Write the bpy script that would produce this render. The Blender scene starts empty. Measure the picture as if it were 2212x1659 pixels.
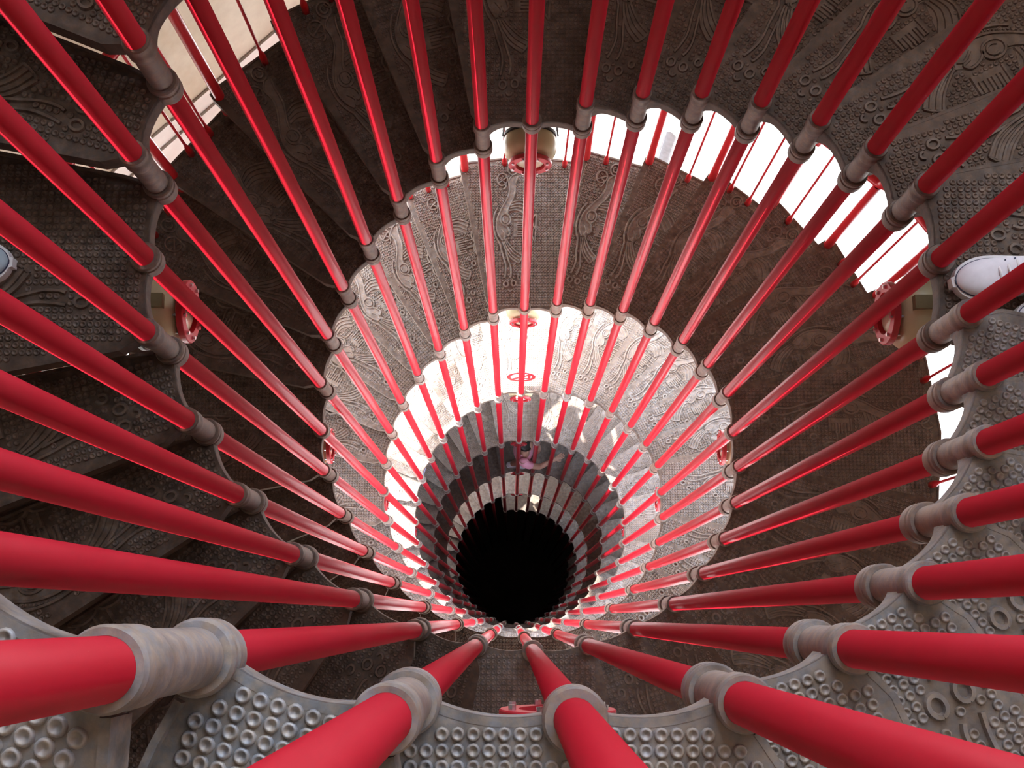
import bpy, bmesh, math, random
from mathutils import Vector, Matrix, noise

random.seed(7)
S = bpy.context.scene
PI = math.pi

# ------------------------------------------------------------------ camera
cam = bpy.data.cameras.new('camera')
cam.sensor_width = 36.0
cam.lens = 2354.5 / 2212 * 36.0
cam.clip_start = 0.02
camo = bpy.data.objects.new('camera', cam)
S.collection.objects.link(camo)
camo.location = (-0.07149, -0.85559, 1.32244)
camo.rotation_euler = (0.210847, -0.000261, 0.002853)
S.camera = camo

# ------------------------------------------------------------------ sky, sun, exposure
S.view_settings.view_transform = 'Standard'
S.view_settings.look = 'None'
S.view_settings.gamma = 1.0
S.view_settings.use_curve_mapping = False
S.view_settings.exposure = 1.3
w = bpy.data.worlds.new('sky'); S.world = w; w.use_nodes = True
wn = w.node_tree.nodes; wl = w.node_tree.links
bgn = wn['Background']
sky = wn.new('ShaderNodeTexSky'); sky.sky_type = 'NISHITA'
sky.sun_disc = False; sky.sun_elevation = math.radians(52); sky.sun_rotation = math.radians(292)
sky.air_density = 1.3; sky.dust_density = 2.5; sky.ozone_density = 1.0
hsv = wn.new('ShaderNodeHueSaturation'); hsv.inputs['Saturation'].default_value = 0.5
wl.new(sky.outputs[0], hsv.inputs['Color']); wl.new(hsv.outputs[0], bgn.inputs[0]); bgn.inputs[1].default_value = 1.1
SUN_AZ, SUN_EL = math.radians(158), math.radians(52)
sun = bpy.data.lights.new('sun', 'SUN'); sun.energy = 10.0; sun.angle = math.radians(0.6); sun.color = (1.0, 0.95, 0.88)
suno = bpy.data.objects.new('sun', sun); S.collection.objects.link(suno)
sd = Vector((math.cos(SUN_AZ)*math.cos(SUN_EL), math.sin(SUN_AZ)*math.cos(SUN_EL), math.sin(SUN_EL)))
suno.rotation_euler = sd.to_track_quat('Z', 'Y').to_euler()
suno.location = sd*30

# ------------------------------------------------------------------ constants of the stair
R0 = 0.9678                 # radius of the ring of poles
N = 32
DEL = 2*PI/N
RISE = 0.18
ZB = -2.522                 # second stair is half a pitch lower
ROUT = 1.93
RC = 1.46
TOP = 0.042
def lev(k): return (k-1) - (k-1)//8
def top_z(hel, k):
    up = 0.0 if hel or k > -1 else (0.02 if k == -1 else 0.07)     # the first steps above the near landing are a little taller
    return -RISE*lev(k) + TOP + (ZB if hel else 0.0) + up
def ang(k): return -PI/2 + (k-1)*DEL

# ------------------------------------------------------------------ helpers
def link(o): S.collection.objects.link(o); return o
def mesh_obj(name, verts, faces, mat, parent=None, smooth=False):
    me = bpy.data.meshes.new(name); me.from_pydata(verts, [], faces); me.update()
    if smooth: me.shade_smooth()
    if mat: me.materials.append(mat)
    o = link(bpy.data.objects.new(name, me))
    if parent: o.parent = parent
    return o
def bm_obj(name, bm, mat, parent=None, smooth=False):
    me = bpy.data.meshes.new(name); bm.normal_update(); bm.to_mesh(me); bm.free()
    if smooth: me.shade_smooth()
    if mat: me.materials.append(mat)
    o = link(bpy.data.objects.new(name, me))
    if parent: o.parent = parent
    return o
def inst(name, me, parent=None):
    o = link(bpy.data.objects.new(name, me))
    if parent: o.parent = parent
    return o
def empty(name, loc, rz=0.0):
    o = link(bpy.data.objects.new(name, None)); o.empty_display_size = 0.1
    o.location = loc; o.rotation_euler = (0, 0, rz); return o
def tag(o, label, cat=None, group=None, kind=None):
    if label: o['label'] = label
    if cat: o['category'] = cat
    if group: o['group'] = group
    if kind: o['kind'] = kind
    return o
def struct(o, label=None):
    o['kind'] = 'structure'
    if label: o['label'] = label
    return o
def lathe(profile, n=24, axis='z', closed=False):
    """profile: list of (radius, height) -> verts, faces"""
    v = []; f = []
    m = len(profile)
    for i in range(n):
        a = 2*PI*i/n; c, s = math.cos(a), math.sin(a)
        for r, h in profile:
            v.append((r*c, r*s, h) if axis == 'z' else (h, r*c, r*s))
    rng = m if closed else m-1
    for i in range(n):
        j = (i+1) % n
        for k in range(rng):
            k2 = (k+1) % m
            q = (i*m+k, j*m+k, j*m+k2, i*m+k2)
            f.append(q if axis == 'z' else q)
    return v, f
def tube_vf(pts, r, n=8, cap=True):
    """round tube along points; r constant or list"""
    v = []; f = []
    pts = [Vector(p) for p in pts]; m = len(pts)
    rr = r if isinstance(r, (list, tuple)) else [r]*m
    up0 = None
    for i, p in enumerate(pts):
        t = (pts[min(i+1, m-1)] - pts[max(i-1, 0)]).normalized()
        if up0 is None:
            up0 = Vector((0, 0, 1)) if abs(t.z) < 0.9 else Vector((1, 0, 0))
        a = t.cross(up0).normalized(); b = a.cross(t).normalized(); up0 = b
        for k in range(n):
            an = 2*PI*k/n
            v.append(tuple(p + (a*math.cos(an) + b*math.sin(an))*rr[i]))
    for i in range(m-1):
        for k in range(n):
            k2 = (k+1) % n
            f.append((i*n+k, i*n+k2, (i+1)*n+k2, (i+1)*n+k))
    if cap:
        f.append(tuple(range(n-1, -1, -1))); f.append(tuple((m-1)*n+k for k in range(n)))
    return v, f
class MB:
    def __init__(s): s.v = []; s.f = []
    def add(s, v, f, M=None):
        b = len(s.v)
        s.v += [tuple(M @ Vector(p)) for p in v] if M else list(v)
        s.f += [tuple(i+b for i in q) for q in f]; return s
    def box(s, lo, hi, M=None):
        x0, y0, z0 = lo; x1, y1, z1 = hi
        v = [(x0,y0,z0),(x1,y0,z0),(x1,y1,z0),(x0,y1,z0),(x0,y0,z1),(x1,y0,z1),(x1,y1,z1),(x0,y1,z1)]
        f = [(3,2,1,0),(4,5,6,7),(0,1,5,4),(1,2,6,5),(2,3,7,6),(3,0,4,7)]
        return s.add(v, f, M)
    def prism(s, poly, z0, z1, M=None):
        n = len(poly)
        v = [(x, y, z0) for x, y in poly] + [(x, y, z1) for x, y in poly]
        f = [tuple(range(n-1, -1, -1)), tuple(range(n, 2*n))] + [(i, (i+1) % n, n+(i+1) % n, n+i) for i in range(n)]
        return s.add(v, f, M)
    def mesh(s, name, mat, smooth=False):
        me = bpy.data.meshes.new(name); me.from_pydata(s.v, [], s.f); me.update()
        if smooth: me.shade_smooth()
        if mat: me.materials.append(mat)
        return me
    def obj(s, name, mat, parent=None, smooth=False):
        return inst(name, s.mesh(name, mat, smooth), parent)

# ------------------------------------------------------------------ materials
def new_mat(name):
    m = bpy.data.materials.new(name); m.use_nodes = True
    nt = m.node_tree; return m, nt, nt.nodes, nt.links, nt.nodes['Principled BSDF']
def noise_node(nt, scale, detail=4, vec=None, rough=0.6):
    n = nt.nodes.new('ShaderNodeTexNoise'); n.inputs['Scale'].default_value = scale
    n.inputs['Detail'].default_value = detail; n.inputs['Roughness'].default_value = rough
    if vec: nt.links.new(vec, n.inputs['Vector'])
    return n
def ramp(nt, fac, stops):
    r = nt.nodes.new('ShaderNodeValToRGB'); e = r.color_ramp.elements
    while len(e) < len(stops): e.new(0.5)
    for i, (p, c) in enumerate(stops):
        e[i].position = p; e[i].color = (*c, 1)
    nt.links.new(fac, r.inputs[0]); return r
def mix(nt, fac, a, b, mode='MIX'):
    m = nt.nodes.new('ShaderNodeMix'); m.data_type = 'RGBA'; m.blend_type = mode
    for sock, val in ((m.inputs[0], fac), (m.inputs[6], a), (m.inputs[7], b)):
        if hasattr(val, 'is_output'): nt.links.new(val, sock)
        elif isinstance(val, (int, float)): sock.default_value = val
        else: sock.default_value = (*val, 1)
    return m.outputs[2]
def bump(nt, h, strength, dist, bsdf):
    b = nt.nodes.new('ShaderNodeBump'); b.inputs['Strength'].default_value = strength
    b.inputs['Distance'].default_value = dist
    nt.links.new(h, b.inputs['Height']); nt.links.new(b.outputs[0], bsdf.inputs['Normal'])

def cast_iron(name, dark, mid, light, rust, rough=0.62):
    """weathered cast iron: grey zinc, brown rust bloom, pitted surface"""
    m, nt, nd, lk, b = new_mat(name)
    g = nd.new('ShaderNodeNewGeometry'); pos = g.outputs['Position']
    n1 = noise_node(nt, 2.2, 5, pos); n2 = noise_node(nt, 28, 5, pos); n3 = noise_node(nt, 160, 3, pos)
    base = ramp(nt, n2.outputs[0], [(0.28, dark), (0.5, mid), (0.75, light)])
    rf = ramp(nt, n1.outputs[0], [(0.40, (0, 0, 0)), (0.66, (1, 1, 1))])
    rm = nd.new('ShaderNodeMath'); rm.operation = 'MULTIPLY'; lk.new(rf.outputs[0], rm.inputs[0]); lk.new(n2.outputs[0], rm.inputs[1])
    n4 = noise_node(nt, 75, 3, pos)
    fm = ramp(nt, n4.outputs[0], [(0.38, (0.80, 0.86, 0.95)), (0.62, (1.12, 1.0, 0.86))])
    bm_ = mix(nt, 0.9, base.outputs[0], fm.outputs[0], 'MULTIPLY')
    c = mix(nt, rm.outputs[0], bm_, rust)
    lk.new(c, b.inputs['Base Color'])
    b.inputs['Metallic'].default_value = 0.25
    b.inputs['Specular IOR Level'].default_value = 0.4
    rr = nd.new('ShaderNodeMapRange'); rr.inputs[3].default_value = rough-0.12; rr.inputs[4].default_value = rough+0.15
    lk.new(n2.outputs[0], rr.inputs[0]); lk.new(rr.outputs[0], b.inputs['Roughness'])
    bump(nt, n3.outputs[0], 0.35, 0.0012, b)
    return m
M_PLATE = cast_iron('cast_iron_plate', (0.11, 0.090, 0.075), (0.20, 0.172, 0.150), (0.33, 0.305, 0.285), (0.15, 0.09, 0.058))
M_STUD = cast_iron('cast_iron_stud', (0.17, 0.145, 0.125), (0.29, 0.26, 0.235), (0.43, 0.405, 0.385), (0.20, 0.125, 0.085), 0.52)
M_COLLAR = cast_iron('cast_iron_collar', (0.17, 0.145, 0.125), (0.29, 0.265, 0.245), (0.42, 0.40, 0.385), (0.22, 0.125, 0.075), 0.55)

M_PLATE_B = cast_iron('shaded_rusty_brown_plate', (0.040, 0.029, 0.022), (0.090, 0.068, 0.053), (0.165, 0.138, 0.116), (0.085, 0.046, 0.027))  # rust brown, darkened further to put the upper flights' shade into the colour
M_STUD_B = cast_iron('shaded_rusty_brown_stud', (0.058, 0.044, 0.034), (0.128, 0.10, 0.08), (0.22, 0.19, 0.165), (0.105, 0.06, 0.036), 0.52)  # studs in the same brown, shade of the upper flights mixed in
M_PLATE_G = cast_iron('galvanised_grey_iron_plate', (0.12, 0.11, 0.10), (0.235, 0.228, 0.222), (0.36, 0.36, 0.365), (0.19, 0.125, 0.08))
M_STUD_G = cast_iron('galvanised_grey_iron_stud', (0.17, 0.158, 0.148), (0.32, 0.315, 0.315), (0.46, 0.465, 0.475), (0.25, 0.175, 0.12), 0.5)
M_COLLAR_B = cast_iron('shaded_rusty_brown_collar', (0.085, 0.066, 0.053), (0.165, 0.138, 0.118), (0.26, 0.235, 0.21), (0.13, 0.072, 0.042), 0.55)  # brown collars, toned down with the shade of the upper flights
def red_paint(name, col, col2, rough=0.38):
    m, nt, nd, lk, b = new_mat(name)
    g = nd.new('ShaderNodeNewGeometry'); pos = g.outputs['Position']
    mp = nd.new('ShaderNodeMapping'); mp.inputs['Scale'].default_value = (1, 1, 0.35); lk.new(pos, mp.inputs[0])
    n1 = noise_node(nt, 9, 5, mp.outputs[0]); n2 = noise_node(nt, 120, 3, pos)
    c = ramp(nt, n1.outputs[0], [(0.35, col), (0.7, col2)])
    ch = ramp(nt, n2.outputs[0], [(0.76, (0, 0, 0)), (0.79, (1, 1, 1))])
    cc = mix(nt, ch.outputs[0], c.outputs[0], (col[0]*0.95, 0.12, 0.12))
    lk.new(cc, b.inputs['Base Color'])
    rr = nd.new('ShaderNodeMapRange'); rr.inputs[3].default_value = rough-0.03; rr.inputs[4].default_value = rough+0.05
    lk.new(n1.outputs[0], rr.inputs[0]); lk.new(rr.outputs[0], b.inputs['Roughness'])
    b.inputs['Coat Weight'].default_value = 0.22; b.inputs['Coat Roughness'].default_value = 0.10; b.inputs['Specular IOR Level'].default_value = 0.35
    return m
M_RED = red_paint('red_gloss_paint', (0.40, 0.007, 0.020), (0.43, 0.011, 0.026))
M_RAIL = red_paint('red_rail_paint', (0.46, 0.012, 0.018), (0.52, 0.02, 0.028), 0.33)

def plain(name, col, rough=0.6, metal=0.0, var=0.12, scale=20, emit=None, spec=0.5):
    m, nt, nd, lk, b = new_mat(name)
    g = nd.new('ShaderNodeNewGeometry')
    n1 = noise_node(nt, scale, 4, g.outputs['Position'])
    c = ramp(nt, n1.outputs[0], [(0.3, tuple(x*(1-var) for x in col)), (0.7, tuple(min(1, x*(1+var)) for x in col))])
    lk.new(c.outputs[0], b.inputs['Base Color'])
    b.inputs['Roughness'].default_value = rough; b.inputs['Metallic'].default_value = metal
    b.inputs['Specular IOR Level'].default_value = spec
    return m
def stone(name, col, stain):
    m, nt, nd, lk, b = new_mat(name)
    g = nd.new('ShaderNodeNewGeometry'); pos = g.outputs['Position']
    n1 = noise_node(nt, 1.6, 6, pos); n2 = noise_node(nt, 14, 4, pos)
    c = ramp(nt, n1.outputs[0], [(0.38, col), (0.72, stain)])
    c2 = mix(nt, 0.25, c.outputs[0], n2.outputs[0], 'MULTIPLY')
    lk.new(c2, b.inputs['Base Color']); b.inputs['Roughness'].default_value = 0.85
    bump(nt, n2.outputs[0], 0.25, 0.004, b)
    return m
M_STONE = stone('beige_stone', (0.47, 0.415, 0.33), (0.36, 0.275, 0.18))
M_TRIM = stone('pale_trim_stone', (0.60, 0.56, 0.52), (0.52, 0.47, 0.42))
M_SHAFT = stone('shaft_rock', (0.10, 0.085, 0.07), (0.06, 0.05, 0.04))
M_GROUND = stone('pale_paving', (0.62, 0.60, 0.57), (0.52, 0.50, 0.47))
M_ROOF = stone('roof_underside', (0.42, 0.40, 0.37), (0.34, 0.32, 0.29))
M_STEEL = plain('galvanised_steel', (0.55, 0.57, 0.60), 0.45, 0.6)
M_CREAM = plain('cream_enamel', (0.60, 0.57, 0.35), 0.32, 0.0, 0.08, 12)
M_GLASS = plain('frosted_lamp_glass', (0.66, 0.61, 0.44), 0.2, 0.0, 0.04)
M_BRASSDK = plain('tarnished_brass', (0.30, 0.26, 0.14), 0.42, 0.4)
M_BOLT = plain('zinc_bolt', (0.72, 0.74, 0.78), 0.25, 0.9)
M_WIRE = plain('black_wire', (0.02, 0.02, 0.02), 0.5)
M_LRED = plain('lamp_ring_red', (0.52, 0.03, 0.045), 0.42, 0.0, 0.08)
M_WHITE = plain('white_canvas', (0.80, 0.82, 0.88), 0.75, 0.0, 0.04, 60)
M_SOLE = plain('white_rubber', (0.74, 0.76, 0.78), 0.5, 0.0, 0.04)
M_NAVY = plain('navy_stripe', (0.02, 0.025, 0.07), 0.5)
M_LACE = plain('white_lace', (0.86, 0.86, 0.86), 0.8)
M_SKIN = plain('skin', (0.55, 0.33, 0.24), 0.5, 0.0, 0.06)
M_PINK = plain('pink_cotton', (0.85, 0.42, 0.55), 0.8, 0.0, 0.08)
M_HAIR = plain('dark_hair', (0.02, 0.015, 0.012), 0.45)
M_DENIM = plain('blue_denim', (0.10, 0.15, 0.26), 0.8, 0.0, 0.15, 50)
M_KHAKI = plain('tan_cotton', (0.36, 0.29, 0.20), 0.8)
M_GREYCL = plain('grey_cotton', (0.35, 0.36, 0.40), 0.8)
M_TEAL = plain('pale_blue_canvas', (0.33, 0.42, 0.48), 0.75)
M_CLOTH = plain('lavender_cloth', (0.42, 0.44, 0.66), 0.8)
M_BLUE = plain('blue_patch', (0.12, 0.18, 0.55), 0.6)

# ------------------------------------------------------------------ structure: tower around the stair
APO = 2.57                                     # apothem of the octagonal tower
def octa(apo):
    r = apo/math.cos(PI/8)
    return [(r*math.cos(PI/8+i*PI/4), r*math.sin(PI/8+i*PI/4)) for i in range(8)]
def ring_wall(name, apo, th, z0, z1, mat, sides=range(8)):
    """eight flat wall panels, one mesh"""
    a = octa(apo); b = octa(apo+th); m = MB()
    for i in sides:
        j = (i+1) % 8
        m.prism([a[i], b[i], b[j], a[j]], z0, z1)
    return struct(m.obj(name, mat))
ring_wall('wall_upper', APO, 0.30, -4.07, 1.0, M_STONE)
ring_wall('wall_top', APO, 0.30, 1.0, 5.6, M_STONE, [2, 3, 4, 5, 6, 7])  # unseen; height and open sides shaped to stop sun and admit sky light
ring_wall('wall_left_sunshade', APO+0.02, 0.26, -5.6, -4.2, M_STONE, [3])  # unseen panel added to keep sun off the twin stair's left treads
m = MB(); m.prism(octa(APO+2.1), 5.6, 5.8); struct(m.obj('ceiling_sunshade', M_ROOF))  # unseen roof, eave widened to keep sun out of the far openings
tr = ring_wall('trim_1', APO-0.03, 0.36, -4.36, -4.20, M_TRIM)
ring_wall('trim_2', APO-0.015, 0.34, -4.20, -4.07, M_TRIM)
ring_wall('trim_3', APO, 0.12, -5.98, -5.88, M_TRIM)
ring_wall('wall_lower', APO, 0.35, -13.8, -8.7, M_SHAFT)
ring_wall('wall_far_sunshade', APO, 0.35, -8.7, -7.2, M_SHAFT, [1, 2, 3, 4])  # unseen, added above the lower wall to keep sun off deeper treads
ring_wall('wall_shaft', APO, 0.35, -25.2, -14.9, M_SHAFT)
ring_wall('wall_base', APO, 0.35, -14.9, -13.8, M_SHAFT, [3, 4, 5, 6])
# plaza floor round the shaft
a = octa(APO+0.35); m = MB()
B = [(60*math.cos(PI/8+i*PI/4), 60*math.sin(PI/8+i*PI/4)) for i in range(8)]
for i in range(8):
    j = (i+1) % 8
    m.prism([a[i], B[i], B[j], a[j]], -15.3, -15.0)
struct(m.obj('floor_plaza', M_GROUND))
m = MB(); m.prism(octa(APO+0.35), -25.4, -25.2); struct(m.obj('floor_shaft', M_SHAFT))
# steel corner columns between the wall belts
cols = octa(APO+0.16)
for i, (x, y) in enumerate(cols):
    m = MB()
    M = Matrix.Translation((x, y, 0)) @ Matrix.Rotation(PI/8+i*PI/4, 4, 'Z')
    for z0, z1 in ((-7.2 if 2 <= i <= 4 else -8.7, -4.32), (-14.9, -13.8)) + (((1.0, 5.6),) if i in (0, 1, 2) else ()):
        m.box((-0.05, -0.05, z0), (0.05, -0.038, z1), M); m.box((-0.05, 0.038, z0), (0.05, 0.05, z1), M)
        m.box((-0.006, -0.04, z0), (0.006, 0.04, z1), M)
    struct(m.obj('trim_%d' % (i+4), M_STEEL))

# ------------------------------------------------------------------ the cast-iron units (tread and landing), built once, shared
def smooth_path(pts, closed=False, sub=6):
    out = []; n = len(pts)
    rng = n if closed else n-1
    for i in range(rng):
        p0 = pts[(i-1) % n] if closed or i > 0 else pts[0]
        p1 = pts[i]; p2 = pts[(i+1) % n]
        p3 = pts[(i+2) % n] if closed or i+2 < n else pts[-1]
        for k in range(sub):
            t = k/sub
            out.append(tuple(0.5*((2*b)+(-a+c)*t+(2*a-5*b+4*c-d)*t*t+(-a+3*b-3*c+d)*t**3) for a, b, c, d in zip(p0, p1, p2, p3)))
    out.append(pts[0] if closed else pts[-1]); return out
def circ(cs, cv, r, a0=0, a1=360, n=14):
    """circle in (s metres radial, v metres tangential) given centre in unit coords later"""
    return ('C', cs, cv, r, a0, a1, n)
MOTIF_LINES = [
    # spine, belly and neck of the beast
    [(.90,-.02),(.86,.06),(.79,.05),(.72,.11),(.65,.23),(.58,.33),(.51,.37),(.45,.34),(.41,.27)],
    [(.89,-.10),(.83,-.06),(.76,-.04),(.70,.02),(.645,.10),(.61,.13)],
    [(.66,.30),(.60,.385),(.52,.425),(.44,.40),(.385,.33)],
    [(.53,.20),(.50,.13),(.46,.10),(.44,.16),(.47,.19)],
    [(.49,.27),(.45,.20),(.42,.23),(.41,.17),(.395,.22)],
    # wing feathers
    [(.69,.02),(.705,-.12),(.69,-.26),(.655,-.38)],
    [(.67,.04),(.682,-.10),(.665,-.23),(.630,-.35)],
    [(.65,.06),(.658,-.08),(.640,-.20),(.605,-.32)],
    [(.63,.08),(.635,-.05),(.615,-.17),(.580,-.28)],
    # tail feathers
    [(.40,.27),(.34,.22),(.28,.12),(.235,-.06)],
    [(.40,.24),(.345,.18),(.29,.07),(.25,-.11)],
    [(.405,.21),(.355,.14),(.305,.02),(.27,-.15)],
    [(.405,.18),(.365,.10),(.32,-.03),(.29,-.18)],
    [(.235,-.06),(.25,-.11),(.27,-.15),(.29,-.18)],
    # legs
    [(.385,.33),(.31,.30),(.23,.25),(.17,.27),(.13,.31)],
    [(.33,.22),(.27,.18),(.20,.13),(.15,.14),(.13,.17)],
    # fan at the back edge
    [(.605,-.455),(.565,-.385),(.52,-.40),(.50,-.44),(.48,-.40),(.435,-.385),(.395,-.455)],
]
MOTIF_POLY = [   # angular lines (not smoothed): comb-shaped hand, stem of the fan, stroke in the letter-like scroll
    [(.555,.0),(.555,-.20),(.537,-.20),(.537,-.07),(.522,-.07),(.522,-.235),(.503,-.235),(.503,-.07),(.488,-.07),(.488,-.235),(.470,-.235),(.470,-.07),(.452,-.07),(.452,-.20),(.437,-.20),(.437,.02)],
    [(.525,-.235),(.525,-.385)], [(.475,-.235),(.475,-.385)],
    [(.605,-.455),(.395,-.455)],
    [(.885,.08),(.845,.24)],
]
MOTIF_CIRC = [   # centre s, centre v, radius (m), start, end
    (.565,.17,.030,0,360),(.565,.17,.017,40,300),
    (.945,-.02,.030,0,360),(.945,-.02,.014,0,270),(.975,-.11,.022,90,330),
    (.870,.17,.032,0,360),(.825,.17,.020,180,360),
    (.085,.29,.013,0,360),(.085,.08,.013,0,360),(.045,.19,.010,90,270),(.13,-.09,.011,0,300),
    (.345,-.30,.012,0,360),
]
BODY_FILL = [[(.90,-.02),(.86,.06),(.79,.05),(.72,.11),(.65,.23),(.58,.33),(.51,.37),(.45,.34),(.41,.27),(.41,.17),(.44,.12),(.5,.13),(.55,.10),(.61,.10),(.645,.08),(.70,.02),(.76,-.04),(.83,-.06),(.89,-.10)],
             [(.40,.27),(.34,.22),(.28,.12),(.235,-.06),(.29,-.18),(.32,-.03),(.365,.10),(.405,.18)],
             [(.70,-.12),(.655,-.38),(.58,-.28),(.63,.08),(.69,.02)],
             [(.555,.0),(.555,-.20),(.437,-.20),(.437,.02)]]

def build_unit(landing, detail):
    """meshes of one cast unit in a frame whose x points outwards from the stair axis (origin at radius RC), y downhill, z up"""
    W = DEL*2 if landing else DEL
    h = W/2
    bars = [-h, 0.0, h] if landing else [-h, h]
    def rin(phi):
        d = min(abs(phi-b) for b in bars)*R0
        return R0 + 0.003 - 0.011*math.exp(-(d/0.050)**2)
    def P(r, phi): return (r*math.cos(phi)-RC, r*math.sin(phi))
    nin = 40 if landing else 22
    inner = [P(rin(-h + W*i/nin), -h + W*i/nin) for i in range(nin+1)]
    # straight outer edges from post to post, with a lug under every post
    outer = []
    nseg = 2 if landing else 1
    for i in range(nseg+1):
        phi = h - W*i/nseg
        if landing and i == 1: outer.append(P(ROUT*1.004, phi)); continue
        outer.append(P(ROUT, phi))
    # nosing: straight line offset downhill from the radial through the front bar
    def off(r, phi, d):
        x, y = P(r, phi); return (x - math.sin(phi)*d, y + math.cos(phi)*d)
    front = [off(R0+0.037, h, 0.005), off(R0+0.075, h, 0.021), off(ROUT-0.02, h, 0.021), off(ROUT, h, 0.016)]
    back = [off(ROUT, -h, -0.005), off(R0+0.085, -h, -0.007), off(R0+0.042, -h, -0.003)]
    outline = inner + front + outer[1:-1] + back      # counter-clockwise? (inner goes -h..h)
    outline = outline[::-1]
    A2 = sum(outline[i][0]*outline[(i+1) % len(outline)][1]-outline[(i+1) % len(outline)][0]*outline[i][1] for i in range(len(outline)))
    if A2 < 0: outline = outline[::-1]
    m = MB(); m.prism(outline, -0.012, 0.0)
    # skirt along the inner edge
    def band(path, z0, z1, th):
        L = len(path)
        q = []
        for i, (x, y) in enumerate(path):
            a = path[max(i-1, 0)]; b = path[min(i+1, L-1)]
            dx, dy = b[0]-a[0], b[1]-a[1]; l = math.hypot(dx, dy) or 1
            q.append((x - dy/l*th, y + dx/l*th))
        v = []; f = []
        zz = z0 if isinstance(z0, list) else [z0]*L
        for (x, y), (u, t), zl in zip(path, q, zz): v += [(x, y, zl), (x, y, z1), (u, t, z1), (u, t, zl)]
        for i in range(L-1):
            for k in range(4):
                k2 = (k+1) % 4; f.append((i*4+k, (i+1)*4+k, (i+1)*4+k2, i*4+k2))
        f.append((3, 2, 1, 0)); f.append(((L-1)*4, (L-1)*4+1, (L-1)*4+2, (L-1)*4+3))
        m.add(v, f)
    # deeper towards the sleeve at the front bar, where the casting flares into a gusset
    band(inner, [-0.048 - 0.085*max(0.0, 1 - (W - W*i/nin)*R0/0.075)**2 for i in range(nin+1)], 0.0005, -0.010)
    band(front, -0.046, 0.0008, 0.009)
    band([front[-1]]+outer[1:-1]+[back[0]], -0.055, 0.004, 0.010)
    band(back, -0.040, 0.014, -0.008)
    # stiffening ribs below the plate
    for t in ((-0.25, 0.25) if not landing else (-0.36, -0.12, 0.12, 0.36)):
        p0 = P(R0+0.05, W*t); p1 = P(ROUT-0.02, W*t)
        d = Vector((p1[0]-p0[0], p1[1]-p0[1])).normalized(); nrm = Vector((-d.y, d.x))*0.004
        m.prism([(p0[0]-nrm.x, p0[1]-nrm.y), (p1[0]-nrm.x, p1[1]-nrm.y), (p1[0]+nrm.x, p1[1]+nrm.y), (p0[0]+nrm.x, p0[1]+nrm.y)], -0.036, -0.011)
    # sockets of the outer posts
    for b in (bars if not landing else [-h]):
        if b == h: continue
        x, y = P(ROUT-0.034, b)
        v, f = lathe([(0.0242, -0.05), (0.036, -0.05), (0.036, 0.012), (0.032, 0.032), (0.0242, 0.034)], 14)
        m.add(v, f, Matrix.Translation((x, y, 0)))
    plate = m.mesh('plate', M_PLATE)
    out = {'plate': plate}
    # ---- relief ornament: mapping of motif units to metres
    rlo, rhi = R0+0.080, ROUT-0.025
    def Q(s, v):
        r = rlo + s*(rhi-rlo); phi = (v + (0.22 if landing else 0.0))*DEL
        return P(r, phi)
    if detail:
        lines = [smooth_path([Q(*p) for p in L], sub=5) for L in MOTIF_LINES]
        lines += [[Q(*p) for p in L] for L in MOTIF_POLY]
        for s, v, r, a0, a1 in MOTIF_CIRC:
            cx, cy = Q(s, v); r *= 1.25; n = max(7, int(16*(a1-a0)/360))
            lines.append([(cx + r*math.cos(math.radians(a0+(a1-a0)*i/n)), cy + r*0.8*math.sin(math.radians(a0+(a1-a0)*i/n))) for i in range(n+1)])
        fills = [[Q(*p) for p in F] for F in BODY_FILL]
        rm = MB()
        wd, ht = 0.0056, 0.0070
        for L in lines:
            v = []; f = []; n = len(L)
            for i, (x, y) in enumerate(L):
                a = L[max(i-1, 0)]; b = L[min(i+1, n-1)]
                dx, dy = b[0]-a[0], b[1]-a[1]; l = math.hypot(dx, dy) or 1
                nx, ny = -dy/l, dx/l
                v += [(x+nx*wd, y+ny*wd, 0.0), (x+nx*wd*.55, y+ny*wd*.55, ht), (x-nx*wd*.55, y-ny*wd*.55, ht), (x-nx*wd, y-ny*wd, 0.0)]
            for i in range(n-1):
                for k in range(3): f.append((i*4+k, i*4+k+1, (i+1)*4+k+1, (i+1)*4+k))
            f.append((0, 1, 2, 3)[::-1]); f.append(((n-1)*4, (n-1)*4+1, (n-1)*4+2, (n-1)*4+3))
            rm.add(v, f)
        for F in fills: rm.prism(F if sum(F[i][0]*F[(i+1) % len(F)][1]-F[(i+1) % len(F)][0]*F[i][1] for i in range(len(F))) > 0 else F[::-1], -0.002, 0.0022)
        # beads along the back of the beast
        sp = smooth_path([Q(s, v+0.03) for s, v in [(.72,.12),(.65,.24),(.58,.34),(.51,.38),(.45,.35)]], sub=6)
        for x, y in sp[::1]:
            v, f = lathe([(0.0042, 0), (0.0030, 0.004), (0.0001, 0.005)], 6); rm.add(v, f, Matrix.Translation((x, y, 0)))
        out['relief_ornament'] = rm.mesh('relief_ornament', M_STUD)
        # ---- studs: little raised rings in a square grid, left out under the relief
        cells = set(); cs = 0.012
        def mark(x, y, rad):
            for ix in range(int((x-rad)//cs), int((x+rad)//cs)+1):
                for iy in range(int((y-rad)//cs), int((y+rad)//cs)+1): cells.add((ix, iy))
        segs = []
        for L in lines:
            for i in range(len(L)-1):
                (x0, y0), (x1, y1) = L[i], L[i+1]; k = max(1, int(math.hypot(x1-x0, y1-y0)/0.006))
                for t in range(k+1): segs.append((x0+(x1-x0)*t/k, y0+(y1-y0)*t/k))
        grid = {}
        for p in segs: grid.setdefault((int(p[0]//0.02), int(p[1]//0.02)), []).append(p)
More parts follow.
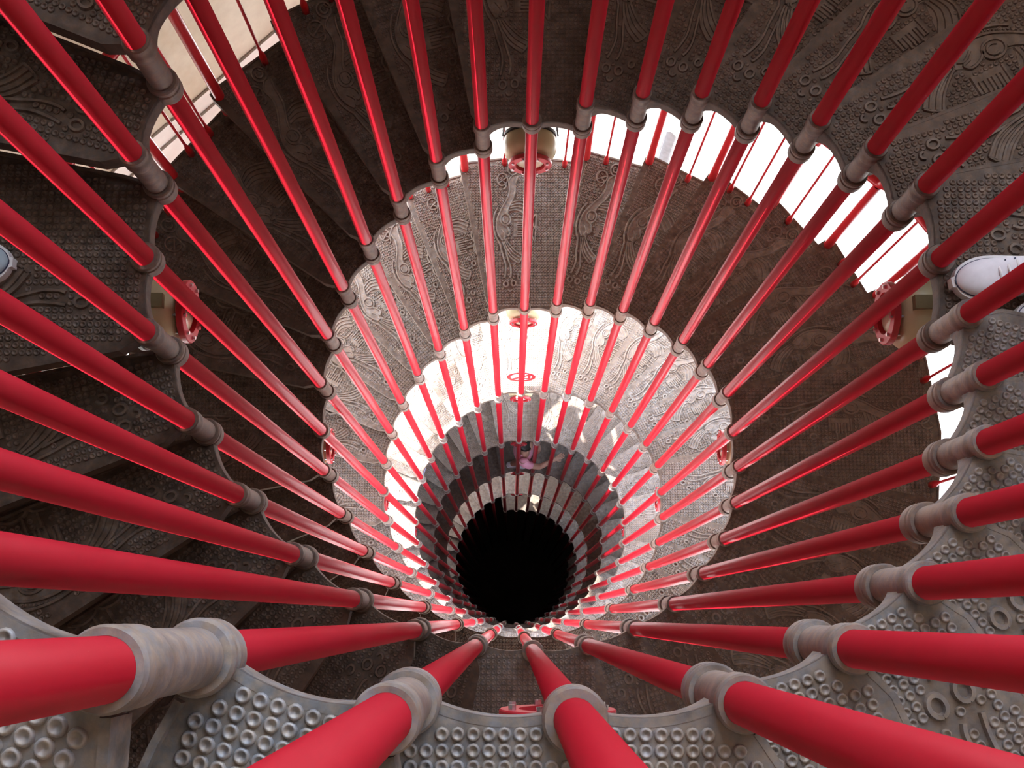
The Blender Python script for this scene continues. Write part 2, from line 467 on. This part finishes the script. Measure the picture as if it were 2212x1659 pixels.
        def near(x, y, d):
            gx, gy = int(x//0.02), int(y//0.02)
            for i in (-1, 0, 1):
                for j in (-1, 0, 1):
                    for q in grid.get((gx+i, gy+j), ()):
                        if (q[0]-x)**2+(q[1]-y)**2 < d*d: return True
            return False
        def inside(x, y, F):
            c = False; n = len(F); j = n-1
            for i in range(n):
                if (F[i][1] > y) != (F[j][1] > y) and x < (F[j][0]-F[i][0])*(y-F[i][1])/(F[j][1]-F[i][1])+F[i][0]: c = not c
                j = i
            return c
        sm = MB(); pitch = 0.0176
        prof = [(0.0083, 0.0), (0.0076, 0.0026), (0.0063, 0.0041), (0.0049, 0.0036), (0.0032, 0.0010), (0.0001, 0.0003)]
        sv, sf = lathe(prof, 12)
        ylim = ROUT*math.sin(h)
        ny = int(ylim/pitch)+1; nx = int((ROUT-R0)/pitch)+1
        for iy in range(-ny, ny+1):
            for ix in range(nx+1):
                x = R0+0.0165+ix*pitch - RC; y = (iy+0.5)*pitch
                r = math.hypot(x+RC, y); phi = math.atan2(y, x+RC)
                if r > ROUT-0.022 or r < R0+0.012: continue
                if abs(phi) > h: continue
                if (h-phi)*r < -0.008 or (phi+h)*r < 0.012: continue
                if any(math.hypot(x+RC-R0*math.cos(b), y-R0*math.sin(b)) < 0.046 for b in bars): continue
                if near(x, y, 0.0108): continue
                if any(inside(x, y, F) for F in fills): continue
                sm.add([(px+x, py+y, pz) for px, py, pz in sv], sf)
        out['ring_studs'] = sm.mesh('ring_studs', M_STUD, True)
    # ---- collars
    def collar(prof, phi, n=36):
        v, f = lathe(prof, n, closed=True)
        x, y = P(R0, phi)
        return [(a+x, b+y, c) for a, b, c in v], f
    sleeve = [(0.0248, -0.160), (0.0282, -0.160), (0.0287, -0.155), (0.0287, -0.040), (0.0300, -0.034), (0.0326, -0.028), (0.0330, -0.010), (0.0310, -0.005), (0.0310, 0.003), (0.0330, 0.006), (0.0330, 0.018), (0.0308, 0.022), (0.0248, 0.022)]
    ringp = [(0.0248, -0.042), (0.0322, -0.042), (0.0356, -0.038), (0.0372, -0.029), (0.0372, -0.006), (0.0350, -0.002), (0.0350, 0.002), (0.0374, 0.005), (0.0374, 0.013), (0.0345, 0.019), (0.0248, 0.019)]
    for nm, pr, phi in (('sleeve_collar', sleeve, h), ('ring_collar', ringp, -h)) + ((('middle_collar', ringp, 0.0),) if landing else ()):
        v, f = collar(pr, phi)
        mb = MB(); mb.add(v, f)
        me = mb.mesh(nm, M_COLLAR)
        me.shade_smooth()
        out[nm] = me
    return out
UNIT = {(L, d): build_unit(L, d) for L in (False, True) for d in (True, False)}
for me in set(x for u in UNIT.values() for k, x in u.items() if 'collar' in k):
    try: me.set_sharp_from_angle(angle=math.radians(24))
    except Exception: pass

SIDES = {1: 'near', 9: 'right-hand', 17: 'far', 25: 'left-hand'}
ORD = ['first', 'second', 'third', 'fourth', 'fifth', 'sixth', 'seventh', 'eighth', 'ninth', 'tenth', 'eleventh', 'twelfth', 'thirteenth', 'fourteenth', 'fifteenth', 'sixteenth', 'seventeenth']
# rank landings on each side of the well by depth
lands = {}
for hel, k0, k1 in ((0, -15, 114), (1, -15, 106)):
    for k in range(k0, k1):
        if (k-1) % 8 == 0: lands.setdefault((k-1) % 32 + 1, []).append((-top_z(hel, k), hel, k))
rank = {}
for sd_, L in lands.items():
    above = [q for q in L if q[1] == 0 and q[2] < 1]
    for i, (z, hel, k) in enumerate(sorted(q for q in L if q not in above)): rank[(hel, k)] = (SIDES[sd_], i)
    for z, hel, k in above: rank[(hel, k)] = (SIDES[sd_], -1)
def landing_words(hel, k):
    s, i = rank[(hel, k)]
    return ('overhead ' if i < 0 else 'uppermost ' if i == 0 else ORD[i]+'-level ') + s + ' landing'
GROUPS = {0: 'treads of the stair you stand on', 1: 'treads of the twin stair'}
def place(hel, k, landing):
    kk = k if landing else k+0.5
    th = ang(kk); z = top_z(hel, k)
    e = empty('landing_plate' if landing else 'stair_tread', (RC*math.cos(th), RC*math.sin(th), z), th)
    det = z > -11.2
    for nm, me in UNIT[(landing, det)].items():
        if nm == 'ring_studs' or nm == 'relief_ornament' or not nm.endswith('x'):
            o = inst(nm, me, e)
            if nm == 'ring_studs': o['kind'] = 'stuff'
            if nm == 'sleeve_collar' and hel == 0 and k in (-1, -2): o.scale.z = 1.12 if k == -1 else 1.29
            var = 'G' if (hel == 0 and k < 9) else ('B' if (hel == 0 and k < 34) or (hel == 1 and k < 1) else None)  # near grey and upper brown also widen the contrast of light and shade
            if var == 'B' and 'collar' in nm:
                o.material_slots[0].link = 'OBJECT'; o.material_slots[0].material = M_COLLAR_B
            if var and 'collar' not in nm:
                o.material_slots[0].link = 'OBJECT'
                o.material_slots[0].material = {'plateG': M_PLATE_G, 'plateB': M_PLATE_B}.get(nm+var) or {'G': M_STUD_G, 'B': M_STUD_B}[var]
    deep = z < -11.2
    look = 'plain dark' if deep else ('grey' if hel == 0 and k < 9 else 'rusty brown' if (hel == 0 and k < 34) or (hel == 1 and k < 1) else 'worn')
    if landing:
        tag(e, f'{look} cast-iron plate forming the {landing_words(hel, k)} of the well', 'landing', 'landing plates')
    else:
        kl = ((k-1)//8)*8+1; st = k-kl
        if (hel, kl) in rank:
            tag(e, f'{look} cast-iron tread, {ORD[st-1]} step down from the {landing_words(hel, kl)}', 'stair tread', GROUPS[hel])
        else:
            tag(e, f'{look} cast-iron tread, {ORD[kl+8-k-2]} step up from the {landing_words(hel, kl+8)}', 'stair tread', GROUPS[hel])
    return e
for hel, k0, k1 in ((0, -8, 113), (1, -16, 105)):
    for k in range(k0, k1+1):
        if (k-1) % 8 == 0: place(hel, k, True)
        elif (k % 8) not in (0, 1): place(hel, k, False)

# ------------------------------------------------------------------ the 32 red poles round the well
def pole_label(k):
    if k == 1: return 'thick red steel pole nearest the camera, rising beside the nearest lamp ring'
    if k == 17: return 'red steel pole directly opposite the nearest one, in front of the far lamps'
    if k <= 16: return f'red steel pole of the well, {ORD[k-2]} to the right of the nearest pole'
    return f'red steel pole of the well, {ORD[N-k]} to the left of the nearest pole'
PZ0, PZ1 = -25.2, 5.6
pv, pf = lathe([(0.0245, PZ0), (0.0245, PZ1)], 40)
pv2, pf2 = list(pv), list(pf)
pf2.append(tuple(range(0, len(pv), 2))[::-1]); pf2.append(tuple(range(1, len(pv), 2)))
pole_me = MB().add([(x, y, z-PZ0) for x, y, z in pv2], pf2).mesh('well_pole', M_RED)
for p in pole_me.polygons: p.use_smooth = len(p.vertices) == 4
for k in range(1, N+1):
    o = inst('well_pole', pole_me)
    o.location = (R0*math.cos(ang(k)), R0*math.sin(ang(k)), PZ0)
    o.rotation_euler = (0, 0, random.random()*6)
    tag(o, pole_label(k), 'pole', 'red poles round the well')

# ------------------------------------------------------------------ outer railings (one per flight)
v, f = lathe([(0.0235, 0.0), (0.0235, 1.01)], 16); post_me = MB().add(v, f).mesh('post', M_RAIL, True)
v, f = lathe([(0.0001, 0.0), (0.016, 0.0), (0.0155, 0.06), (0.010, 0.085), (0.0068, 0.10), (0.0068, 1.005)], 10); bal_me = MB().add(v, f).mesh('baluster', M_RAIL, True)
RP = ROUT-0.034
def railing(hel, kl):
    """railing of the flight that starts at landing kl and ends before the next landing"""
    z = top_z(hel, kl)
    e = empty('outer_railing', (RP*math.cos(ang(kl)), RP*math.sin(ang(kl)), z), 0)
    def at(k, zz): return (RP*math.cos(ang(k))-e.location.x, RP*math.sin(ang(k))-e.location.y, zz-e.location.z)
    path = []
    for k in range(kl-1, kl+7):
        land = (k in (kl-1, kl))
        zt = z if land else top_z(hel, k)
        if not (k == kl):
            o = inst('post', post_me, e); o.location = at(k, zt-0.02)
            if k > kl-1: pass
        for t in (1/3, 2/3):
            # straight chord between the posts
            if land:
                kk = k+t; q = at(kk, zt)
            else:
                a = Vector(at(k, zt)); b = Vector(at(k+1, zt)); q = tuple(a.lerp(b, t))
            o = inst('baluster', bal_me, e); o.location = q
        path.append(at(k, zt+1.01))
        path.append(at(k+0.9, zt+1.01 - (0 if k == kl-1 else 0.10)))
    path.append(at(kl+7, top_z(hel, kl+7)+1.01))
    v, f = tube_vf(smooth_path(path, sub=4), 0.026, 12)
    MB().add(v, f).obj('handrail', M_RAIL, e, True)
    tag(e, f'red outer railing of thin balusters along flight below the {landing_words(hel, kl)}', 'railing', 'outer railings')
for hel, kl in ((0, 1), (0, 9), (0, 17), (0, 25), (1, -15), (1, -7), (1, 1), (1, 9), (1, 17), (1, 25)):
    railing(hel, kl)

# ------------------------------------------------------------------ lamps under the landings
def lamp_meshes():
    d = {}
    # local frame: x points away from the stair axis, origin at ring centre
    v, f = lathe([(0.0001, 0.008), (0.047, 0.009), (0.052, 0.013), (0.062, 0.016), (0.078, 0.024), (0.089, 0.040), (0.0935, 0.060), (0.0925, 0.082), (0.086, 0.102), (0.070, 0.116), (0.066, 0.124), (0.0001, 0.125)], 32, 'x')
    d['body'] = MB().add(v, f).mesh('body', M_CREAM, True)
    v, f = lathe([(0.0001, -0.006), (0.030, -0.004), (0.044, 0.001), (0.0485, 0.008), (0.0001, 0.0085)], 28, 'x')
    d['lens'] = MB().add(v, f).mesh('lens', M_GLASS, True)
    v, f = lathe([(0.050, -0.008), (0.073, -0.008), (0.0745, -0.006), (0.0745, 0.006), (0.073, 0.008), (0.050, 0.008)], 40, 'x', True)
    me = MB().add(v, f).mesh('clamp_ring', M_LRED); d['clamp_ring'] = me
    v, f = lathe([(0.0001, -0.0145), (0.0048, -0.0145), (0.0048, -0.008), (0.0032, -0.008), (0.0032, 0.018)], 8, 'x')
    d['bolt'] = MB().add(v, f).mesh('bolt', M_BOLT)
    v, f = lathe([(0.084, 0.094), (0.0925, 0.096), (0.0925, 0.106), (0.084, 0.108)], 32, 'x', True)
    mb = MB().add(v, f)
    for y in (-0.055, 0.055):
        v, f = tube_vf([(0.100, y, 0.074), (0.100, y*1.15, 0.11), (0.100, y*1.15, 0.24), (0.090, y*0.8, 0.31), (0.090, y*0.55, 0.350)], 0.004, 6); mb.add(v, f)
        v, f = tube_vf([(0.100, y*1.15, 0.15), (0.09, y*1.6, 0.12), (0.07, y*1.7, 0.07)], 0.0035, 6); mb.add(v, f)
    mb.box((0.075, -0.06, 0.348), (0.110, 0.06, 0.358))
    d['hanger'] = mb.mesh('hanger', M_WIRE, False)
    mb = MB(); mb.box((0.030, -0.016, 0.080), (0.092, 0.016, 0.101))
    v, f = lathe([(0.0001, -0.012), (0.013, -0.012), (0.013, 0.014), (0.0001, 0.014)], 14)
    mb.add(v, f, Matrix.Translation((0.086, 0.0, 0.100)))
    d['clip'] = mb.mesh('clip', M_BRASSDK)
    return d
LM = lamp_meshes()
v, f = lathe([(0.0055, -0.02), (0.0055, 0.004), (0.0085, 0.004), (0.0085, 0.012), (0.005, 0.012), (0.005, 0.018), (0.0001, 0.018)], 8)
FIX = MB().add(v, f).mesh('fixing_bolt', M_BOLT)
def lamp(hel, k):
    th = ang(k); r = R0+0.0355; z = top_z(hel, k)-0.475
    e = empty('bulkhead_lamp', (r*math.cos(th), r*math.sin(th), z), th)
    e.scale = (1.22, 1.22, 1.22)
    for nm in ('body', 'lens', 'clamp_ring', 'hanger', 'clip'): inst(nm, LM[nm], e)
    for i in range(8):
        a = PI/8+i*PI/4
        o = inst('bolt', LM['bolt'], e); o.location = (0, 0.0625*math.cos(a), 0.0625*math.sin(a))
    for y in ((-0.030, 0.018) if (hel, k) == (0, 1) else ()):     # only the nearest landing shows its fixing bolts
        o = inst('fixing_bolt', FIX, e); o.location = (0.048, y, 0.475/1.22)
    tag(e, f'round cream lamp with bolted red ring hung under the {landing_words(hel, k)}', 'lamp', 'lamps under the landings')
for hel, k in ((0, 1), (0, 9), (0, 17), (0, 25), (1, -7), (1, 1), (1, 9), (1, 17), (1, 25), (0, 33), (0, 41), (0, 49), (0, 57), (1, 33), (1, 41), (1, 49), (1, 57), (0, 73), (0, 81), (1, 73), (1, 81)):
    lamp(hel, k)

# ------------------------------------------------------------------ round sign on the far pole
def sign():
    z = top_z(0, 49)+0.20
    e = empty('round_sign', (0.0, R0+0.085, z), PI/2)
    e.rotation_euler = (0, 0, PI/2); e.scale = (1.22, 1.22, 1.22)
    T = Matrix.Rotation(math.radians(6), 4, 'Y')
    v, f = lathe([(0.0001, 0.0), (0.094, 0.0), (0.094, 0.004), (0.0001, 0.004)], 36, 'x'); MB().add(v, f, T).obj('disc', M_LACE, e)
    v, f = lathe([(0.072, -0.002), (0.095, -0.002), (0.095, 0.0), (0.072, 0.0)], 40, 'x', True); MB().add(v, f, T).obj('red_border', M_LRED, e)
    m = MB(); m.box((-0.0018, -0.009, -0.075), (0.0, 0.009, 0.075), T @ Matrix.Rotation(math.radians(52), 4, 'X')); m.obj('slash', M_LRED, e)
    m = MB(); m.box((-0.0016, -0.062, -0.045), (0.0, -0.044, 0.045), T); m.box((-0.0016, -0.046, -0.045), (0.0, -0.020, -0.028), T); m.obj('mark', M_LRED, e)
    m = MB(); m.box((-0.062, -0.010, -0.012), (0.0, 0.010, 0.012)); m.obj('bracket', M_WIRE, e)
    tag(e, 'round white sign with red border and slash on far pole', 'sign')
sign()

# ------------------------------------------------------------------ lavender cloth hung under the third-level left treads
def cloth():
    v = []; f = []; n = 18; rows = 8
    k0, k1 = 54.15, 55.9
    for side in (0, 1):
        for i in range(n+1):
            t = i/n; k = k0+(k1-k0)*t
            zt = -8.50 - 0.30*t
            for j in range(rows+1):
                u = j/rows
                r = R0 + 0.075 + 0.012*math.sin(9*t+3*u) + 0.03*u + side*0.004
                a_ = ang(k) + 0.004*math.sin(14*u+5*t)
                v.append((r*math.cos(a_), r*math.sin(a_), zt - 0.75*u + 0.02*math.sin(11*t)))
    K = (n+1)*(rows+1)
    for i in range(n):
        for j in range(rows):
            q = (i*(rows+1)+j, (i+1)*(rows+1)+j, (i+1)*(rows+1)+j+1, i*(rows+1)+j+1)
            f.append(q); f.append(tuple(x+K for x in q[::-1]))
    for i in range(n):
        for j in (0, rows):
            a_, b_ = i*(rows+1)+j, (i+1)*(rows+1)+j; f.append((a_, a_+K, b_+K, b_))
    o = mesh_obj('hanging_cloth', v, f, M_CLOTH, None, True)
    tag(o, 'pale lavender cloth hanging below the treads left of the well', 'cloth')
cloth()

# ------------------------------------------------------------------ people
def skin_chain(name, verts, edges, radii, mat, parent=None, root=0, sub=2):
    me = bpy.data.meshes.new(name); me.from_pydata([tuple(p) for p in verts], edges, []); me.update()
    me.materials.append(mat)
    o = link(bpy.data.objects.new(name, me))
    sk = o.modifiers.new('skin', 'SKIN'); sk.use_smooth_shade = True
    layer = me.skin_vertices[0] if len(me.skin_vertices) else None
    if layer is None:
        bm = bmesh.new(); bm.from_mesh(me); bm.verts.layers.skin.verify(); bm.to_mesh(me); bm.free(); layer = me.skin_vertices[0]
    for i, r in enumerate(radii):
        rr = r if isinstance(r, (tuple, list)) else (r, r)
        layer.data[i].radius = rr; layer.data[i].use_root = (i == root)
    ss = o.modifiers.new('sub', 'SUBSURF'); ss.levels = sub; ss.render_levels = sub
    if parent: o.parent = parent
    return o
def shoe(parent, loc, rz, up_mat, stripe=True, detail=True, sc=1.0):
    """trainer, toe along +x, origin at the ball of the heel on the ground"""
    secs = [(-.002, .005, .052), (0.0, .014, .060), (.008, .026, .082), (.035, .034, .098), (.075, .036, .100), (.110, .037, .092), (.140, .041, .080), (.175, .046, .068), (.205, .048, .060), (.2254, .0464, .056), (.2445, .0416, .051), (.2609, .0339, .046), (.2734, .024, .040), (.2813, .0124, .033), (.284, .003, .027)]
    secs = smooth_path(secs, sub=3)
    v = []; f = []; n = 18
    for x, w_, h_ in secs:
        for i in range(n):
            a_ = PI*i/(n-1)
            yy = w_*math.copysign(abs(math.cos(a_))**0.75, math.cos(a_)); zz = 0.022 + (h_-0.022)*abs(math.sin(a_))**0.8
            v.append((x, yy, zz))
    for s in range(len(secs)-1):
        for i in range(n-1): f.append((s*n+i, s*n+i+1, (s+1)*n+i+1, (s+1)*n+i))
        f.append((s*n+n-1, s*n, (s+1)*n, (s+1)*n+n-1))
    f.append(tuple(range(n))[::-1]); f.append(tuple((len(secs)-1)*n+i for i in range(n)))
    me = bpy.data.meshes.new('shoe'); me.from_pydata([(x*sc, y*sc, z*sc) for x, y, z in v], [], f); me.update(); me.shade_smooth(); me.materials.append(up_mat)
    o = inst('shoe', me, parent); o.location = loc; o.rotation_euler = (0, 0, rz)
    def outline(g): 
        top = [(x, w_+g) for x, w_, _ in secs]; bot = [(x, -(w_+g)) for x, w_, _ in secs[::-1]]
        top[0] = (top[0][0]-g, top[0][1]); bot[-1] = (bot[-1][0]-g, bot[-1][1]); top[-1] = (top[-1][0]+g, top[-1][1]); bot[0] = (bot[0][0]+g, bot[0][1])
        return [(x*sc, y*sc) for x, y in (top+bot)][::-1]
    MB().prism(outline(0.0085), 0.0, 0.026*sc).obj('sole', M_SOLE, o)
    MB().prism(outline(0.0012), 0.025*sc, 0.030*sc).obj('stripe', M_NAVY if stripe else M_GREYCL, o)
    if detail:
        for i, x in enumerate((.128, .148, .168, .188)):
            hh = [.090, .080, .072, .066][i]
            v, f = tube_vf([(x*sc, -.024*sc, (hh-.010)*sc), (x*sc+.004, 0, (hh+.001)*sc), (x*sc, .024*sc, (hh-.010)*sc)], 0.0035*sc, 6)
            MB().add(v, f).obj('lace', M_LACE, o, True)
        v, f = tube_vf([(.118*sc, 0, .094*sc), (.10*sc, .03*sc, .108*sc), (.125*sc, .05*sc, .085*sc), (.118*sc, .004, .094*sc)], 0.0035*sc, 6)
        MB().add(v, f).obj('lace', M_LACE, o, True)
        for i, x in enumerate((.132, .152, .172)):
            for s_ in (-1, 1):
                v, f = lathe([(0.0022, 0), (0.0022, 0.002), (0.0001, 0.002)], 8)
                MB().add(v, f, Matrix.Translation((x*sc, s_*.030*sc, [.079, .069, .061][i]*sc))).obj('eyelet', M_NAVY, o)
    return o
def hand(parts, wrist, direction, side, curl=0.4):
    """adds palm and five fingers to the skin graph (verts, edges, radii) from vertex index wrist"""
    V, E, Rr = parts
    d = Vector(direction).normalized(); s = Vector(side).normalized(); nrm = d.cross(s).normalized()
    w0 = Vector(V[wrist])
    V.append(w0+d*0.045); Rr.append((0.034, 0.016)); E.append((wrist, len(V)-1)); palm = len(V)-1
    for i, (o_, L) in enumerate(((-0.028, .060), (-0.010, .075), (0.009, .072), (0.026, .055))):
        p = w0+d*0.085+s*o_; V.append(p); Rr.append(0.0095); E.append((palm, len(V)-1)); a_ = len(V)-1
        p2 = p+d*L*.5+nrm*L*curl*.2; V.append(p2); Rr.append(0.0085); E.append((a_, len(V)-1)); b_ = len(V)-1
        p3 = p2+d*L*.4+nrm*L*curl*.5; V.append(p3); Rr.append(0.0072); E.append((b_, len(V)-1))
    p = w0+d*0.045-s*0.040; V.append(p); Rr.append(0.011); E.append((palm, len(V)-1)); a_ = len(V)-1
    p2 = p+d*0.035-s*0.014; V.append(p2); Rr.append(0.009); E.append((a_, len(V)-1))
def person(loc, rz, pose, label, shirt_mat, leg_mat, shoe_mat, bare_legs=False, hair_len=0.12, sc=1.0):
    """+x is where the figure faces; pose gives foot and hand places in the local frame (metres before scale)"""
    e = empty('person', loc, rz); e.scale = (sc, sc, sc)
    hip = Vector(pose['hip']); ch = Vector(pose['chest']); nk = Vector(pose['neck']); hd = Vector(pose['head'])
    V = [hip, (hip+ch)/2, ch, nk, hd, hd+Vector((0.01, 0, 0.09))]
    E = [(0, 1), (1, 2), (2, 3), (3, 4), (4, 5)]
    Rr = [(0.12, 0.15), (0.11, 0.14), (0.11, 0.16), (0.055, 0.058), (0.088, 0.078), (0.070, 0.062)]
    for sgn, key in ((1, 'L'), (-1, 'R')):
        y = Vector((0, sgn, 0))
        f_ = Vector(pose['foot'+key]); hj = hip+y*0.09+Vector((0, 0, -0.06)); kn = Vector(pose['knee'+key]); an = f_+Vector((0, 0, 0.09))
        b0 = len(V); V += [hj, kn, an]; Rr += [(0.085, 0.085), (0.058, 0.058), (0.040, 0.040)]; E += [(0, b0), (b0, b0+1), (b0+1, b0+2)]
        sh = ch+y*0.175+Vector((0, 0, 0.10)); el = Vector(pose['elbow'+key]); wr = Vector(pose['wrist'+key])
        b1 = len(V); V += [sh, el, wr]; Rr += [(0.055, 0.055), (0.040, 0.040), (0.027, 0.027)]; E += [(2, b1), (b1, b1+1), (b1+1, b1+2)]
        hand((V, E, Rr), b1+2, (wr-el), Vector((0, 0, 1)).cross(wr-el) if abs((wr-el).normalized().z) < .95 else Vector((1, 0, 0)))
        tr = [sh*1.0, sh.lerp(el, .55)]
        pants = [hj, kn, an+Vector((0, 0, 0.03))] if not bare_legs else [hj, hj.lerp(kn, .7)]
        skin_chain('trouser_leg' if not bare_legs else 'shorts_leg', [hip+y*0.03]+pants, [(i, i+1) for i in range(len(pants))], [0.12, 0.098]+([0.074, 0.062] if not bare_legs else [0.085]), leg_mat, e)
        skin_chain('sleeve', [ch+y*0.10+Vector((0, 0, 0.09))]+tr, [(0, 1), (1, 2)], [0.085, 0.070, 0.058], shirt_mat, e)
        shoe(e, f_+Vector((-0.07, 0, 0)), pose.get('yaw'+key, 0.0), shoe_mat, True, pose.get('detail', False))
    skin_chain('body', V, E, Rr, M_SKIN, e)
    skin_chain('shirt', [hip+Vector((0, 0, -0.03)), (hip+ch)/2, ch, ch+Vector((0, 0, 0.13))], [(0, 1), (1, 2), (2, 3)], [(0.15, 0.17), (0.135, 0.16), (0.14, 0.185), (0.085, 0.14)], shirt_mat, e)
    # face and hair
    hv = skin_chain('hair', [hd+Vector((-0.012, 0, 0.105)), hd+Vector((-0.040, 0, 0.055)), hd+Vector((-0.06, 0, 0.03-hair_len))], [(0, 1), (1, 2)], [(0.100, 0.104), (0.098, 0.104), (0.060, 0.070)], M_HAIR, e)
    for sgn in (1, -1):
        v, f = lathe([(0.0001, -0.010), (0.007, -0.007), (0.010, 0.0), (0.007, 0.007), (0.0001, 0.010)], 10)
        MB().add(v, f, Matrix.Translation(hd+Vector((0.080, sgn*0.030, 0.035)))).obj('eye', M_HAIR, e, True)
        v, f = lathe([(0.0001, -0.028), (0.012, -0.018), (0.016, 0.008), (0.010, 0.026), (0.0001, 0.030)], 10)
        MB().add(v, f, Matrix.Translation(hd+Vector((-0.005, sgn*0.082, 0.02)))).obj('ear', M_SKIN, e, True)
    v, f = tube_vf([hd+Vector((0.080, 0, 0.035)), hd+Vector((0.100, 0, 0.005)), hd+Vector((0.085, 0, -0.005))], [0.008, 0.014, 0.010], 8); MB().add(v, f).obj('nose', M_SKIN, e, True)
    v, f = tube_vf([hd+Vector((0.080, -0.024, -0.035)), hd+Vector((0.090, 0, -0.037)), hd+Vector((0.080, 0.024, -0.035))], 0.006, 8); MB().add(v, f).obj('mouth', M_LRED, e, True)
    tag(e, label, 'person')
    return e
STAND = dict(hip=(-0.02, 0, 0.93), chest=(0, 0, 1.25), neck=(0.02, 0, 1.47), head=(0.05, 0, 1.58),
             footL=(0, 0.09, 0), kneeL=(0.03, 0.10, 0.50), footR=(-0.02, -0.09, 0), kneeR=(0.02, -0.10, 0.50),
             elbowL=(0.10, 0.27, 1.12), wristL=(0.30, 0.20, 1.05), elbowR=(0.10, -0.27, 1.12), wristR=(0.30, -0.20, 1.05), detail=True)
# right-hand landing: toe of one trainer at (0.83, 0), the other a little behind
pr = dict(STAND); pr.update(footL=(-0.14, 0.095, 0), footR=(0.0, -0.02, 0), kneeL=(-0.06, 0.12, 0.5), kneeR=(0.03, -0.03, 0.5), yawR=0.12, yawL=0.05)
person((1.205, -0.05, top_z(0, 9)+0.004), PI, pr, 'person in white canvas trainers standing on the uppermost right-hand landing', M_GREYCL, M_DENIM, M_WHITE)
pl = dict(STAND); pl.update(detail=False, footL=(-0.14, 0.10, 0), kneeL=(-0.08, 0.10, 0.5))
person((-1.482, 0.07, top_z(1, -7)+0.004), 0.0, pl, 'person in grey-blue trainers standing on the uppermost left-hand landing', M_KHAKI, M_GREYCL, M_TEAL)
# climber in pink, seen far below on the fifth-level far landing
pc = dict(hip=(-0.02, 0, 0.88), chest=(-0.02, -0.06, 1.17), neck=(-0.01, -0.06, 1.36), head=(0.03, -0.04, 1.46),
          footL=(0.18, 0.08, 0), kneeL=(0.17, 0.09, 0.48), footR=(-0.16, -0.08, 0), kneeR=(-0.05, -0.08, 0.47),
          elbowL=(0.16, 0.22, 1.0), wristL=(0.32, 0.12, 1.0), elbowR=(0.18, -0.25, 1.04), wristR=(0.36, -0.16, 1.05))
person((0.08, 1.13, top_z(0, 81)+0.004), 0.0, pc, 'person in a pink shirt climbing past the fifth-level far landing', M_PINK, M_PINK, M_WHITE, True, 0.10, 0.95)
